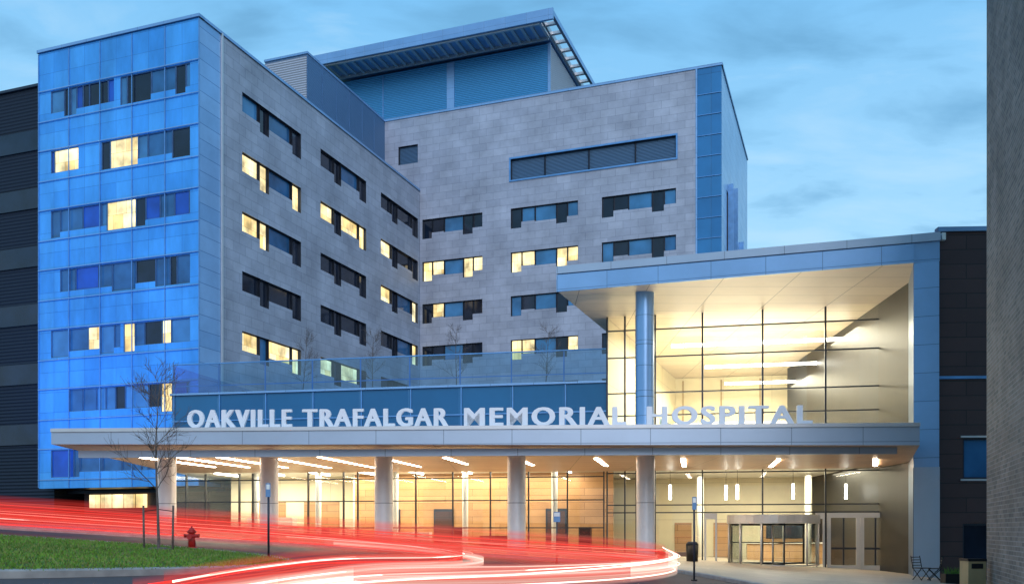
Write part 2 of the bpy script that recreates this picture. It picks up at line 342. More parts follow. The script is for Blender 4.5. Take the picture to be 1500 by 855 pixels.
wallq(b,q(HL,.3),q(HL,21),5.3,13.1,CREAM); wallq(b,q(HR,.1),q(HR,21),5.3,13.1,CREAM)
b.quad([(*q(HL,.15),5.35),(*q(HR,.15),5.35),(*q(HR,21),5.35),(*q(HL,21),5.35)],WHITE)
b.obj('upper_hall_walls',ent)
b=B(); b.box((0,0,5.3),(16,.2,13.1),CREAM); b.box((0,-3,8.0),(16,-.02,8.5),WHITE); b.box((0,-3.05,8.5),(16,-3.0,9.4),WHITE)
for i in range(5): b.box((1+i*3.1,-.08,5.4),(3+i*3.1,-.01,7.6),WOOD)
for i in range(6): b.box((.5+i*2.8,-.06,9.6),(.62+i*2.8,-.01,12.9),TANM)
for i in range(12): b.box((.3+i*1.4,-3.12,8.5),(.36+i*1.4,-3.06,9.5),BFR)
b.obj('upper_hall_back_wall',ent,(*q(HL,20),0),GA)
b=B()
for t,x0,x1,z in ((4.5,2.6,13.5,12.3),(10.5,3.6,13.6,12.1),(15.5,4.2,13.4,11.8)):
    ox,oy=q(HL,t)
    c,s=math.cos(GA),math.sin(GA)
    P=lambda x,y,zz:(ox+x*c-y*s,oy+x*s+y*c,zz)
    b.quad([P(x0,0,z),P(x1,0,z),P(x1,.2,z),P(x0,.2,z)],STRIP2); b.quad([P(x0,0,z),P(x1,0,z),P(x1,0,z+.15),P(x0,0,z+.15)],STRIP2)
    b.quad([P(x0,0,z+.15),P(x1,0,z+.15),P(x1,.2,z+.15),P(x0,.2,z+.15)],WHITE)
b.obj('pendant_strip_lamps',ent)
b=B(); b.box((.1,.35,5.66),(GL-.1,.38,6.7),RAILG); b.box((.1,.33,6.7),(GL-.1,.4,6.76),ALU); b.obj('hall_balustrade',ent,(G0[0],G0[1],0),GA)
b=B(); b.quad([(*q(HL,.15),5.1),(*q(HL,12),5.1),(*q(HR,12),5.1),(*q(HR,.15),5.1)],WHITE); wallq(b,q(HR,.1),q(HR,12),-1.5,5.1,CREAM); b.obj('hall_ceiling',ent)
b=B(); b.box((-3,0,-1.5),(17,.2,5.1),CREAM)
for x in (1.5,4.0,12.5): b.box((x,-.06,-.5),(x+1.1,-.01,2.2),WOOD)
b.box((7,-.1,.9),(11,-.01,2.4),WOOD); b.box((7.3,-.16,1.2),(10.7,-.11,2.1),FRAME)
b.box((6,-3,-.6),(11,-2.2,.9),WOOD); b.box((5.9,-3.1,.9),(11.1,-2.1,.98),WHITE)
for x in (0,3.2,9.5,13.5): b.cone((x,-4,-1),(x,-4,5.1),.2,.2,WHITE,16)
b.box((12,-6,-.7),(14.5,-5.4,.5),TANM); b.box((.5,-5.5,-.5),(2.5,-4.9,.4),BROWN)
b.obj('hall_back_wall',ent,(*q(HL,11.5),0),GA)
b=B()
for x,y in ((3.3,2),(6.3,3),(6.9,2.4),(9.8,2.2),(12.6,3)):
    b.cone((x,y,3.4),(x,y,4.2),.07,.07,STRIP2,10); b.cone((x,y,4.2),(x,y,5.1),.01,.01,BLACK,5)
b.obj('pendant_lamps',ent,(G0[0],G0[1],0),GA)
b=B(); b.box((0,0,-.5),(9.5,.2,5.14),CREAM); b.box((9.5,-2.2,-.5),(25.5,-2.0,5.14),WOOD)
b.box((9.4,-2.2,-.5),(9.498,0.0,5.14),WHITE)
for x in (11.2,14.6,21.5): b.box((x,-2.28,.2),(x+1.25,-2.202,3.0),FRAME); b.box((x+.1,-2.3,.3),(x+1.15,-2.282,2.85),BROWN)
for x in (1.5,5.2): b.box((x,-.07,.4),(x+2.4,-.003,3.6),WOOD)
b.box((3,-3.6,1.0),(6,-2.9,2.5),WHITE); b.box((12.5,-4.6,.6),(15,-4.0,1.6),WHITE); b.box((18,-4.6,.3),(20,-4.1,1.4),BROWN)
for x in (4.2,8.2,13.0,17.2,22.4): b.cone((x,-4.8,-.5),(x,-4.8,5.14),.17,.17,WHITE,16)
for x in (1.2,7.4,16.0,23.6): b.box((x,-3.4,.4),(x+.7,-2.8,1.9),BLACK)
b.obj('lobby_back_wall',ent,(P0[0]+math.sin(-PA)*7,P0[1]+math.cos(PA)*7,0),PA)
b=B()
for x in range(2,25,3): b.box((x,1.2,5.06),(x+.12,4.2,5.12),STRIP2)
b.obj('lobby_ceiling_lamps',ent,(P0[0],P0[1],0),PA)
rd=emp('revolving_door')
cx,cy=13.05,46.1; R=2.2; z0=zg(cx)+.1; z1=2.05
b=B(); N=36
for i in range(N):
    t0=2*math.pi*i/N;t1=2*math.pi*(i+1)/N
    f=lambda t,r,z:(cx+r*math.cos(t),cy+r*math.sin(t),z)
    b.quad([f(t0,R+.05,z1),f(t1,R+.05,z1),f(t1,R+.05,z1+.42),f(t0,R+.05,z1+.42)],ALU,True)
    b.quad([f(t0,0,z1+.42),f(t0,R+.05,z1+.42),f(t1,R+.05,z1+.42)],ALU); b.quad([f(t0,0,z1),f(t1,R+.05,z1),f(t0,R+.05,z1)],WHITE)
    if not (24<=i<=29 or 6<=i<=11): b.quad([f(t0,R,z0),f(t1,R,z0),f(t1,R,z1),f(t0,R,z1)],GLASS,True)
    b.quad([f(t0,R+.03,z0),f(t1,R+.03,z0),f(t1,R+.03,z0+.06),f(t0,R+.03,z0+.06)],ALU)
for i in (0,3,6,12,15,18,21,24,30,33):
    t=2*math.pi*i/N; x,y=cx+R*math.cos(t),cy+R*math.sin(t); b.cone((x,y,z0),(x,y,z1),.05,.05,ALU,8)
for k in range(3):
    t=.5+k*2*math.pi/3; x,y=cx+(R-.1)*math.cos(t),cy+(R-.1)*math.sin(t)
    b.quad([(cx,cy,z0),(x,y,z0),(x,y,z1),(cx,cy,z1)],GLASS); b.cone((x,y,z0),(x,y,z1),.035,.035,FRAME,6)
    b.cone((cx,cy,z0+1.1),(x,y,z0+1.1),.03,.03,FRAME,6); b.cone((cx,cy,z0+.05),(x,y,z0+.05),.05,.05,FRAME,6); b.cone((cx,cy,z1-.05),(x,y,z1-.05),.05,.05,FRAME,6)
b.cone((cx,cy,z0),(cx,cy,z1),.05,.05,ALU,10)
b.obj('drum',rd)
b=B()
for x in (5.2,5.75,10.75,11.1): b.box((x-.05,-.16,-.6),(x+.05,-.09,2.3),ALU)
b.box((5.15,-.17,2.3),(5.8,-.09,2.6),ALU); b.box((10.7,-.17,2.3),(11.15,-.09,2.6),ALU)
b.obj('side_screens',rd,(G0[0],G0[1],0),GA)
sd=emp('glass_entrance_doors')
b=B()
for x in (11.35,12.75,12.95,14.2): b.box((x-.09,-.2,-.5),(x+.09,-.1,2.35),ALU)
b.box((11.26,-.2,2.35),(14.29,-.1,2.6),ALU)
for x0,x1 in ((11.44,12.66),(13.04,14.11)):
    b.box((x0,-.18,-.5),(x1,-.12,-.05),ALU); b.box((x0,-.17,.75),(x1,-.12,.85),FRAME); m=(x0+x1)/2; b.box((m-.04,-.175,-.05),(m+.04,-.115,2.35),FRAME)
b.obj('door_frames',sd,(G0[0],G0[1],0),GA)
sign=emp('hospital_name_sign')
for txt,xa,xb in (('OAKVILLE',-12.70,-8.54),('TRAFALGAR',-8.14,-2.44),('MEMORIAL',-1.84,4.36),('HOSPITAL',5.11,11.29)):
    cu=bpy.data.curves.new(txt.lower()+'_letters','FONT'); cu.body=txt; cu.extrude=.06; cu.offset=.008; cu.space_character=1.2; cu.size=1; cu.resolution_u=4
    o=bpy.data.objects.new(txt.lower()+'_letters',cu); scene.collection.objects.link(o)
    bpy.context.view_layer.update()
    dg=bpy.context.evaluated_depsgraph_get(); m0=bpy.data.meshes.new_from_object(o.evaluated_get(dg))
    bpy.data.objects.remove(o)
    vs0=[v.co.copy() for v in m0.vertices]; fs0=[tuple(p.vertices) for p in m0.polygons]
    mxs=min(v.x for v in vs0); mys=min(v.y for v in vs0)
    W=xb-xa-.08; sx=W/(max(v.x for v in vs0)-mxs)/math.cos(fa); sy=.69/(max(v.y for v in vs0)-mys)
    vv=[];ff=[]
    for j,(ox,oz) in enumerate(((0,0),(.027,.012),(.054,0),(.08,.012))):
        k=len(vv); vv+=[((v.x-mxs)*sx+ox,-v.z+.004*j,(v.y-mys)*sy+oz) for v in vs0]; ff+=[tuple(i+k for i in f_) for f_ in fs0]
    me=bpy.data.meshes.new(txt.lower()+'_letters'); me.from_pydata(vv,[],ff); me.materials.append(LETTER); me.update()
    o=bpy.data.objects.new(txt.lower()+'_letters',me); scene.collection.objects.link(o)
    o.location=(xa,35.31-.0605*xa,5.72); o.rotation_euler=(0,0,fa); o.parent=sign
b=B(); b.box((4.6,.38,5.66),(30,.44,5.715),ALU); b.obj('letter_rail',sign,(FL[0],FL[1],0),fa)

# ---------------------------------------------------------------- right side buildings
br=emp('dark_brown_building')
org=(18.12,39.25)
wall('clad_wall',br,org,math.radians(-3),0,16,-1.5,14.4,BROWN,[(1.05,2.5,3.9,5.65,GBLUE),(1.05,2.5,.2,2.0,GDARK)],rec=.15,fr=.08)
b=B(); b.box((0,.3,-1.5),(16,26,14.2),BLACK); b.box((-.0,-.08,14.4),(16,.3,14.6),BLUEM); b.box((0,-.05,8.15),(16,-.003,8.27),BLUEST); b.box((.1,-.25,14.0),(.25,-.02,14.3),WHITE)
b.box((.95,-.06,5.65),(2.6,-.003,5.73),ALU); b.box((.95,-.06,3.82),(2.6,-.003,3.9),ALU)
b.obj('body',br,(org[0],org[1],0),math.radians(-3))
bb=emp('brick_building')
b=B(); b.box((0,-12,-1.5),(10,0,30),BRICK); b.box((-.1,-12,30),(10,.1,30.4),BLUEM); b.obj('brick_volume',bb,(15.45-10*math.sin(TH),30-10*math.cos(TH),0),A2)

# ---------------------------------------------------------------- ground
def gmat():
    m,nt,b=nmat('dry_ground'); tc=nt.nodes.new('ShaderNodeTexCoord'); n=node(nt,'ShaderNodeTexNoise',Scale=.3,Detail=8); L(nt,tc.outputs['Object'],n.inputs[0])
    r=nt.nodes.new('ShaderNodeValToRGB'); r.color_ramp.elements[0].color=(.03,.05,.02,1); r.color_ramp.elements[1].color=(.07,.09,.035,1); L(nt,n.outputs[0],r.inputs[0]); L(nt,r.outputs[0],b.inputs['Base Color']); b.inputs['Roughness'].default_value=1; return m
xs=[-1500,-400,-100,-45,30,100,400,1500]; ys=[-800,-100,0,60,150,500,3000]
b=B()
GM=gmat()
for i in range(len(xs)-1):
    for j in range(len(ys)-1):
        b.quad([(xs[i],ys[j],zg(xs[i])),(xs[i+1],ys[j],zg(xs[i+1])),(xs[i+1],ys[j+1],zg(xs[i+1])),(xs[i],ys[j+1],zg(xs[i]))],GM)
b.obj('ground')
def asph():
    m,nt,b=nmat('asphalt'); tc=nt.nodes.new('ShaderNodeTexCoord')
    n=node(nt,'ShaderNodeTexNoise',Scale=.35,Detail=6,Roughness=.6); n2=node(nt,'ShaderNodeTexNoise',Scale=60,Detail=2)
    L(nt,tc.outputs['Object'],n.inputs[0]); L(nt,tc.outputs['Object'],n2.inputs[0])
    r=nt.nodes.new('ShaderNodeValToRGB'); r.color_ramp.elements[0].position=.3; r.color_ramp.elements[1].position=.72; r.color_ramp.elements[0].color=(.060,.038,.030,1); r.color_ramp.elements[1].color=(.12,.082,.064,1)
    L(nt,n.outputs[0],r.inputs[0]); mx=nt.nodes.new('ShaderNodeVectorMath'); mx.operation='SCALE'; mr=nt.nodes.new('ShaderNodeMapRange'); mr.inputs[3].default_value=.5; mr.inputs[4].default_value=1.5
    L(nt,n2.outputs[0],mr.inputs[0]); L(nt,r.outputs[0],mx.inputs[0]); L(nt,mr.outputs[0],mx.inputs['Scale']); L(nt,mx.outputs[0],b.inputs['Base Color'])
    bp=node(nt,'ShaderNodeBump',Strength=.4,Distance=.01); L(nt,n2.outputs[0],bp.inputs['Height']); L(nt,bp.outputs[0],b.inputs['Normal']); b.inputs['Roughness'].default_value=.65; return m
def sheet(name,pts,dz,m,parent=None):
    b=B(); b.quad([(x,y,zg(x)+dz) for x,y in pts],m); return b.obj(name,parent)
sheet('road',[(-44.9,-5),(29.9,-5),(29.9,60),(-44.9,60)],.004,asph())
PAV=panels('concrete_paving',(.40,.34,.27),(.35,.30,.24),(.16,.13,.10),1.5,1.5,.012,0,.45,0,mode='xy',noise=.2)
CURB=plain('concrete_kerb',(.38,.36,.32),.8,0,.2,3,.3)
def smooth(pts,n=6,closed=True):
    out=[];N=len(pts)
    for i in range(N if closed else N-1):
        g=lambda k: Vector(pts[k%N]) if closed else Vector(pts[max(0,min(N-1,k))])
        p0,p1,p2,p3=g(i-1),g(i),g(i+1),g(i+2)
        for s in range(n):
            t=s/n; out.append(.5*((2*p1)+(-p0+p2)*t+(2*p0-5*p1+4*p2-p3)*t*t+(-p0+3*p1-3*p2+p3)*t**3))
    if not closed: out.append(Vector(pts[-1]))
    return out
def kerbed(name,pts,h,w,top):
    e_=emp(name)
    b=B(); b.prism([tuple(p) for p in pts],lambda x,y:zg(x)-.1,lambda x,y:zg(x)+h-.02,top); b.obj('surface',e_)
    b=B(); n=len(pts)
    ins=[]
    for i in range(n):
        d=(pts[(i+1)%n]-pts[i-1]).normalized(); nn=Vector((-d.y,d.x)); ins.append(pts[i]+nn*w)
    for i in range(n):
        j=(i+1)%n; a,c,ai,ci=pts[i],pts[j],ins[i],ins[j]
        da=(a-ai).normalized()*.004; dc=(c-ci).normalized()*.004
        a2=a+da; c2=c+dc
        Z=lambda p,dz:(p.x,p.y,zg(p.x)+dz)
        b.quad([Z(a2,-.1),Z(c2,-.1),Z(c2,h-.02),Z(a2,h-.02)],CURB); b.quad([Z(a2,h-.02),Z(c2,h-.02),Z(c+(ci-c)*.1,h),Z(a+(ai-a)*.1,h)],CURB); b.quad([Z(a+(ai-a)*.1,h),Z(c+(ci-c)*.1,h),Z(ci,h),Z(ai,h)],CURB); b.quad([Z(ai,h),Z(ci,h),Z(ci,h-.04),Z(ai,h-.04)],CURB)
    b.obj('kerb',e_); return e_
gm,nt,bs=nmat('lawn_soil'); tc=nt.nodes.new('ShaderNodeTexCoord'); n=node(nt,'ShaderNodeTexNoise',Scale=.8,Detail=8); L(nt,tc.outputs['Object'],n.inputs[0])
r=nt.nodes.new('ShaderNodeValToRGB'); r.color_ramp.elements[0].color=(.05,.10,.012,1); r.color_ramp.elements[1].color=(.10,.18,.02,1); L(nt,n.outputs[0],r.inputs[0]); L(nt,r.outputs[0],bs.inputs['Base Color']); bs.inputs['Roughness'].default_value=1
isl=smooth([(-40,5),(-12,9),(-8,12.8),(-6.3,15.6),(-5.1,18.6),(-5,21.2),(-6.3,23.8),(-9.5,26.4),(-13.5,27.6),(-22,28.6),(-40,29)],6)
kerbed('grass_island',isl,.13,.22,gm)
plz=smooth([(29.5,4),(29.5,59),(-24,59)],1)+smooth([(-24,37.2),(-10,37.0),(1,36.2),(4.6,33.6),(5.7,29),(6.2,24),(6.5,17),(6.6,4)],6,False)
kerbed('pavement',plz,.11,.2,PAV)
def inpoly(p,poly):
    c=False;n=len(poly)
    for i in range(n):
        a,b_=poly[i],poly[i-1]
        if (a.y>p[1])!=(b_.y>p[1]) and p[0]<(b_.x-a.x)*(p[1]-a.y)/(b_.y-a.y)+a.x: c=not c
    return c
GR=[plain('grass_a',(.09,.22,.015),.7,0,.35,.35),plain('grass_b',(.15,.27,.02),.7,0,.35,.35),plain('grass_c',(.20,.22,.05),.7,0,.3,.5)]
b=B(); k=0
while k<36000:
    x=random.uniform(-19,-4.8); y=random.uniform(9.5,28.6)
    if not inpoly((x,y),isl) or x/y<-.62: k+=.3; continue
    k+=1
    h=random.uniform(.03,.075); t=random.uniform(0,6.28); w=.012+.0006*y; z=zg(x)+.10; dx,dy=math.cos(t)*w,math.sin(t)*w; lx,ly=random.uniform(-.03,.03),random.uniform(-.03,.03)
    b.quad([(x-dx,y-dy,z),(x+dx,y+dy,z),(x+lx,y+ly,z+h)],random.choice(GR))
b.obj('grass')

# ---------------------------------------------------------------- trees
def tree(name,x,y,z,h,seed,stakes=False,depth=5,r=.045):
    rn=random.Random(seed); T_=emp(name); b=B()
    def grow(p,d,l,r,k):
        nseg=3
        for s in range(nseg):
            d=(d+Vector((rn.uniform(-.12,.12),rn.uniform(-.12,.12),rn.uniform(-.02,.10)))).normalized()
            q=p+d*l/nseg; b.cone(p,q,r,r*.86,BARK,6 if r>.012 else 4,False); r*=.86; p=q
            if k>0 and (s>0 or k<depth):
                for _ in range(1 if k>2 else 2):
                    az=rn.uniform(0,6.28); sp=rn.uniform(.45,.95); o=d.orthogonal().normalized(); o.rotate(Matrix.Rotation(az,3,d))
                    nd=(d+o*sp+Vector((0,0,.22))).normalized(); grow(p,nd,l*rn.uniform(.5,.7),max(r*.6,.004),k-1)
    p=Vector((x,y,z)); d=Vector((0,0,1)); rr=r; n=11
    for s in range(n):
        d=(d+Vector((rn.uniform(-.04,.04),rn.uniform(-.04,.04),.05))).normalized(); q=p+d*h/n; b.cone(p,q,rr,rr*.88,BARK,8,False); rr*=.88; p=q
        if s>=3:
            for _ in range(2 if s<9 else 3):
                az=rn.uniform(0,6.28); nd=Vector((math.cos(az),math.sin(az),rn.uniform(.5,1.1))).normalized()
                grow(p,nd,h*rn.uniform(.14,.24)*(1.15-s/n*.6),rr*.5,depth-3)
    b.obj('trunk_and_branches',T_)
    if stakes:
        b=B()
        for dx in (-.38,.36): b.cone((x+dx,y,z-.1),(x+dx*1.05,y,z+1.15),.03,.028,BARK,8)
        b.cone((x-.38,y,z+1.0),(x,y,z+1.05),.012,.012,BLACK,5); b.cone((x+.37,y,z+1.0),(x,y,z+1.05),.012,.012,BLACK,5); b.cone((x,y,z-.02),(x,y,z+.06),.45,.2,BARK,14)
        b.obj('stakes',T_)
tree('bare_tree',-9.2,24.0,zg(-9.2)+.1,4.3,3,True,5,.045)
for i,(x,y) in enumerate(((-13.2,58),(-8.6,57),(-3.4,56.5),(2.0,56))): tree('bare_terrace_tree',x,y,9.45,4.2,20+i,False,5,.05)

# ---------------------------------------------------------------- street furniture
h=emp('fire_hydrant'); b=B(); x,y=-9.0,25.9; z=zg(x)+.1
b.cone((x,y,z),(x,y,z+.05),.15,.15,RED,16); b.cone((x,y,z+.05),(x,y,z+.45),.10,.095,RED,16); b.cone((x,y,z+.45),(x,y,z+.49),.13,.13,RED,16); b.cone((x,y,z+.49),(x,y,z+.58),.115,.05,RED,16); b.cone((x,y,z+.58),(x,y,z+.63),.025,.025,RED,6)
b.cone((x-.19,y,z+.36),(x+.19,y,z+.36),.05,.05,RED,12); b.cone((x,y-.2,z+.33),(x,y,z+.33),.07,.07,RED,12); b.cone((x-.21,y,z+.36),(x-.19,y,z+.36),.06,.06,RED,8); b.cone((x+.19,y,z+.36),(x+.21,y,z+.36),.06,.06,RED,8)
b.obj('body',h)
def signpost(x,y,hh,sw,sh,z,nm='sign_post'):
    s=emp(nm); b=B(); b.cone((x,y,z),(x,y,z+hh),.028,.028,FRAME,10); b.cone((x,y,z),(x,y,z+.04),.09,.09,BLACK,10); b.obj('pole',s)
    b=B(); b.box((x-sw/2,y-.045,z+hh-sh),(x+sw/2,y-.032,z+hh),BFR); b.box((x-sw/2+.02,y-.048,z+hh-sh*.45),(x+sw/2-.02,y-.046,z+hh-.03),WHITE); b.obj('plate',s)
signpost(-6.05,22.9,1.85,.12,.34,zg(-6)+.1); signpost(1.6,32.9,1.85,.24,.36,zg(1.6)); signpost(5.0,25.3,2.3,.12,.35,zg(5))
def chair(x,y,rz):
    c=emp('metal_chair'); b=B()
    for sx in(-.22,.22):
        b.cone((sx,-.22,0),(sx,.2,.45),.018,.018,BLACK,6); b.cone((sx,.22,0),(sx,-.2,.45),.018,.018,BLACK,6); b.cone((sx,.2,.45),(sx,.3,.9),.018,.018,BLACK,6)
    b.box((-.24,-.22,.44),(.24,.22,.47),BLACK)
    for k in range(4): b.cone((-.22,.22+.02*k,.55+k*.1),(.22,.22+.02*k,.55+k*.1),.015,.015,BLACK,6)
    b.obj('frame',c,(x,y,zg(x)+.09),rz)
chair(15.2,34.2,.4); chair(15.85,34.6,-1.9)
t=emp('litter_bin'); b=B(); x,y=14.6,29.2; z=zg(x)+.09
b.box((x-.28,y-.28,z+.04),(x+.28,y+.28,z+.85),TANM); b.box((x-.3,y-.3,z+.85),(x+.3,y+.3,z+.93),BLACK); b.box((x-.18,y-.29,z+.62),(x+.18,y-.282,z+.78),BLACK); b.box((x-.24,y-.24,z),(x+.24,y+.24,z+.04),BLACK); b.obj('body',t)
t=emp('planter_box'); b=B(); x,y=15.6,32.4; z=zg(x)+.09
b.box((x-.45,y-.2,z),(x+.45,y+.2,z+.35),BLACK)
for i in range(260):
    px,py=x+random.uniform(-.42,.42),y+random.uniform(-.18,.18); a=random.uniform(0,6.28); hh=random.uniform(.05,.3)
    b.quad([(px,py,z+.33),(px+.05*math.cos(a),py+.05*math.sin(a),z+.33+hh*.6),(px+.1*math.cos(a),py+.1*math.sin(a),z+.33+hh),(px+.02*math.cos(a+1),py+.02,z+.36)],GR[0])
b.obj('box_and_shrub',t)
t=emp('waste_container'); b=B(); x,y=8.6,44.0; z=zg(x)+.09
b.cone((x,y,z),(x,y,z+.8),.27,.3,BLACK,18); b.cone((x,y,z+.8),(x,y,z+.95),.31,.2,FRAME,18); b.obj('bin_body',t)

# ---------------------------------------------------------------- light trails (long-exposure car lamps)
def trailmat(name,col,core,s,seed,sc=(1.2,16,1),base=.35):
    m=bpy.data.materials.new(name); m.use_nodes=True; nt=m.node_tree; nt.nodes.clear()
    o=nt.nodes.new('ShaderNodeOutputMaterial'); t=nt.nodes.new('ShaderNodeBsdfTransparent'); em=nt.nodes.new('ShaderNodeEmission'); mxs=nt.nodes.new('ShaderNodeMixShader')
    uv=nt.nodes.new('ShaderNodeUVMap'); uv.uv_map='UVMap'; mp=nt.nodes.new('ShaderNodeMapping'); mp.inputs['Scale'].default_value=sc; mp.inputs['Location'].default_value=(seed,seed*3,0)
    n=node(nt,'ShaderNodeTexNoise',Scale=1,Detail=5,Roughness=.7); L(nt,uv.outputs[0],mp.inputs[0]); L(nt,mp.outputs[0],n.inputs[0])
    r=nt.nodes.new('ShaderNodeValToRGB'); r.color_ramp.elements[0].position=.40; r.color_ramp.elements[0].color=c4(col); r.color_ramp.elements[1].position=.72; r.color_ramp.elements[1].color=c4(core); L(nt,n.outputs[0],r.inputs[0])
    al=nt.nodes.new('ShaderNodeMapRange'); al.inputs[1].default_value=.32; al.inputs[2].default_value=.62; al.inputs[3].default_value=base; al.inputs[4].default_value=1; L(nt,n.outputs[0],al.inputs[0])
    sp=nt.nodes.new('ShaderNodeSeparateXYZ'); L(nt,uv.outputs[0],sp.inputs[0])
    def f(op,a,b=None):
        q=node(nt,'ShaderNodeMath',operation=op)
        for i,v in enumerate((a,b)):
            if v is None: continue
            if isinstance(v,(int,float)): q.inputs[i].default_value=v
            else: L(nt,v,q.inputs[i])
        return q.outputs[0]
    v=sp.outputs[1]; prof=f('MULTIPLY',f('MULTIPLY',v,f('SUBTRACT',1,v)),4)
    fac=f('MULTIPLY',f('MULTIPLY',prof,al.outputs[0]),.92)
    L(nt,r.outputs[0],em.inputs[0]); em.inputs[1].default_value=s; L(nt,fac,mxs.inputs[0]); L(nt,t.outputs[0],mxs.inputs[1]); L(nt,em.outputs[0],mxs.inputs[2]); L(nt,mxs.outputs[0],o.inputs[0]); return m
tr=emp('car_light_trails')
TR=trailmat('red_trail',(.80,.015,.012),(1,.16,.12),1.0,1.3,(.3,12,1),.2); TW=trailmat('white_trail',(1,.55,.42),(1,.93,.85),1.5,5.1,(.25,6,1),.4)
TUBE=[emis('trail_red',(1,.03,.02),1.1),emis('trail_pink',(1,.25,.18),1.0),emis('trail_white',(1,.85,.7),1.5)]
def ribbon(nm,path,hs,m):
    ps=smooth(path,12,False); me=bpy.data.meshes.new(nm); vs=[];fs=[];uv=[]
    n=len(ps); dist=0
    for i,p in enumerate(ps):
        t=i/(n-1); h0=hs[0][0]*(1-t)+hs[1][0]*t; h1=hs[0][1]*(1-t)+hs[1][1]*t
        if i: dist+=(ps[i]-ps[i-1]).length
        vs+=[(p.x,p.y,zg(p.x)+h0),(p.x,p.y,zg(p.x)+h1)]; uv.append(dist*.12)
    for i in range(n-1): fs.append((2*i,2*i+2,2*i+3,2*i+1))
    me.from_pydata(vs,[],fs); l=me.uv_layers.new(name='UVMap')
    for i in range(n-1):
        for k,(a,b_) in enumerate(((uv[i],0),(uv[i+1],0),(uv[i+1],1),(uv[i],1))): l.data[i*4+k].uv=(a,b_)
    me.materials.append(m); o=bpy.data.objects.new(nm,me); scene.collection.objects.link(o); o.parent=tr
def tube(b,path,h0,h1,off,r,m):
    ps=smooth(path,10,False); n=len(ps); pr=None
    for i,p in enumerate(ps):
        t=i/(n-1); q=Vector((p.x+off*.3,p.y+off,zg(p.x)+h0*(1-t)+h1*t))
        if pr is not None: b.cone(pr,q,r,r,m,5,False)
        pr=q
PA_=[(-30,37),(-19,34),(-12,32),(-5.5,30),(-1,27.6),(2.5,26.6),(3.9,25.6),(4.1,24.6)]
PB_=[(-30,36),(-19,33),(-12,31.3),(-6.5,29.3),(-3.0,26.6),(-1.3,23),(-1.5,19.5),(-3.0,16),(-3.4,12),(-3.4,9)]
PC_=[(4.1,24.6),(3.9,21.8),(2.6,18.8),(.4,15.8),(-2.2,13.2),(-3.2,9)]
ribbon('red_ribbon',PA_,((.15,1.45),(.25,.95)),TR); ribbon('red_ribbon_low',[(x,y-.8) for x,y in PA_],((.1,.9),(.2,.75)),TR)
ribbon('loop_ribbon',PB_,((.3,1.1),(.05,.55)),TR); ribbon('loop_ribbon_white',[(x+.5,y+.2) for x,y in PB_[3:]],((.3,.5),(.1,.38)),TW)
ribbon('white_ribbon',PC_,((.35,.85),(.0,.40)),TW); ribbon('white_ribbon_b',[(x,y+1) for x,y in PA_[3:]],((.4,.55),(.4,.7)),TW)
ribbon('red_return',[(x-.3,y-.5) for x,y in PC_],((.3,.9),(.0,.5)),TR)
b=B(); rn=random.Random(5)
for i in range(9): tube(b,PA_,rn.uniform(.4,1.2),rn.uniform(.3,.85),rn.uniform(-1,1),rn.choice([.005,.008,.012]),rn.choice(TUBE[:2]+TUBE[:1]))
for i in range(7): tube(b,PB_,rn.uniform(.3,1.0),rn.uniform(.12,.5),rn.uniform(-.8,.8),rn.choice([.005,.008,.012]),rn.choice(TUBE))
for i in range(7): tube(b,PC_,rn.uniform(.4,.9),rn.uniform(.05,.35),rn.uniform(-.6,.6),rn.choice([.006,.01,.014]),rn.choice(TUBE[1:]))
b.obj('lamp_streaks',tr)

# ---------------------------------------------------------------- lights
def area(nm,loc,sx,sy,pw,col=(1,.82,.5),rz=0,up=False):
    l=bpy.data.lights.new(nm,'AREA'); l.shape='RECTANGLE'; l.size=sx; l.size_y=sy; l.energy=pw; l.color=col
    o=bpy.data.objects.new(nm,l); o.location=loc; o.rotation_euler=(math.pi if up else 0,0,rz); scene.collection.objects.link(o); o.parent=ent
x,y=q(HL,5); area('hall_ceiling_light',(x+7,y-1,12.7),11,5,2300,(1,.88,.62),rz=GA)
x,y=q(HL,14); area('hall_ceiling_light',(x+7,y-1,11.7),11,5,2000,(1,.88,.62),rz=GA)
x,y=q(HL,8); area('hall_ceiling_fill',(x+7,y-1,6.0),11,9,650,(1,.88,.60),rz=GA,up=True)  # added fill aimed upward to brighten the hall ceiling, no fitting here
x,y=q(HL,5); area('hall_lower_light',(x+7.5,y-1.5,5.0),11,5,1500,(1,.88,.62),rz=GA)
area('upper_soffit_fill',(11,43.2,5.75),9,.5,260,(1,.80,.6),rz=GA,up=True)  # added fill that warms the upper soffit from below, not a real fixture
area('lobby_light',(-4.0,54.6,5.0),16,2.5,1150,(1,.84,.58),rz=PA); area('lobby_light',(-16,57.5,5.0),6,3,650,(1,.90,.66),rz=PA)
fl=emp('blue_floodlights')
for i,(x,y,en) in enumerate(((-34,57,7800),(-28,55,3400))):
    z=zg(x)
    b=B(); b.box((x-.25,y-.2,z+.1),(x+.25,y-.12,z+.5),BLACK); b.box((x-.25,y-.12,z+.1),(x-.2,y+.15,z+.5),BLACK); b.box((x+.2,y-.12,z+.1),(x+.25,y+.15,z+.5),BLACK); b.cone((x,y-.1,z),(x,y-.1,z+.12),.05,.05,BLACK,8); b.obj('housing',fl)
    l=bpy.data.lights.new('blue_flood','SPOT'); l.energy=en; l.color=(.02,.25,1); l.spot_size=math.radians(95); l.spot_blend=1; l.shadow_soft_size=.15
    o=bpy.data.objects.new('blue_flood_lamp',l); o.location=(x,y,z+.35); o.parent=fl; scene.collection.objects.link(o)
    o.rotation_euler=(Vector((-34+i*3,70,21))-Vector((x,y,z))).to_track_quat('-Z','Y').to_euler()
s=bpy.data.lights.new('evening_sun','SUN'); s.energy=1.25; s.angle=math.radians(35); s.color=(.96,.92,1)
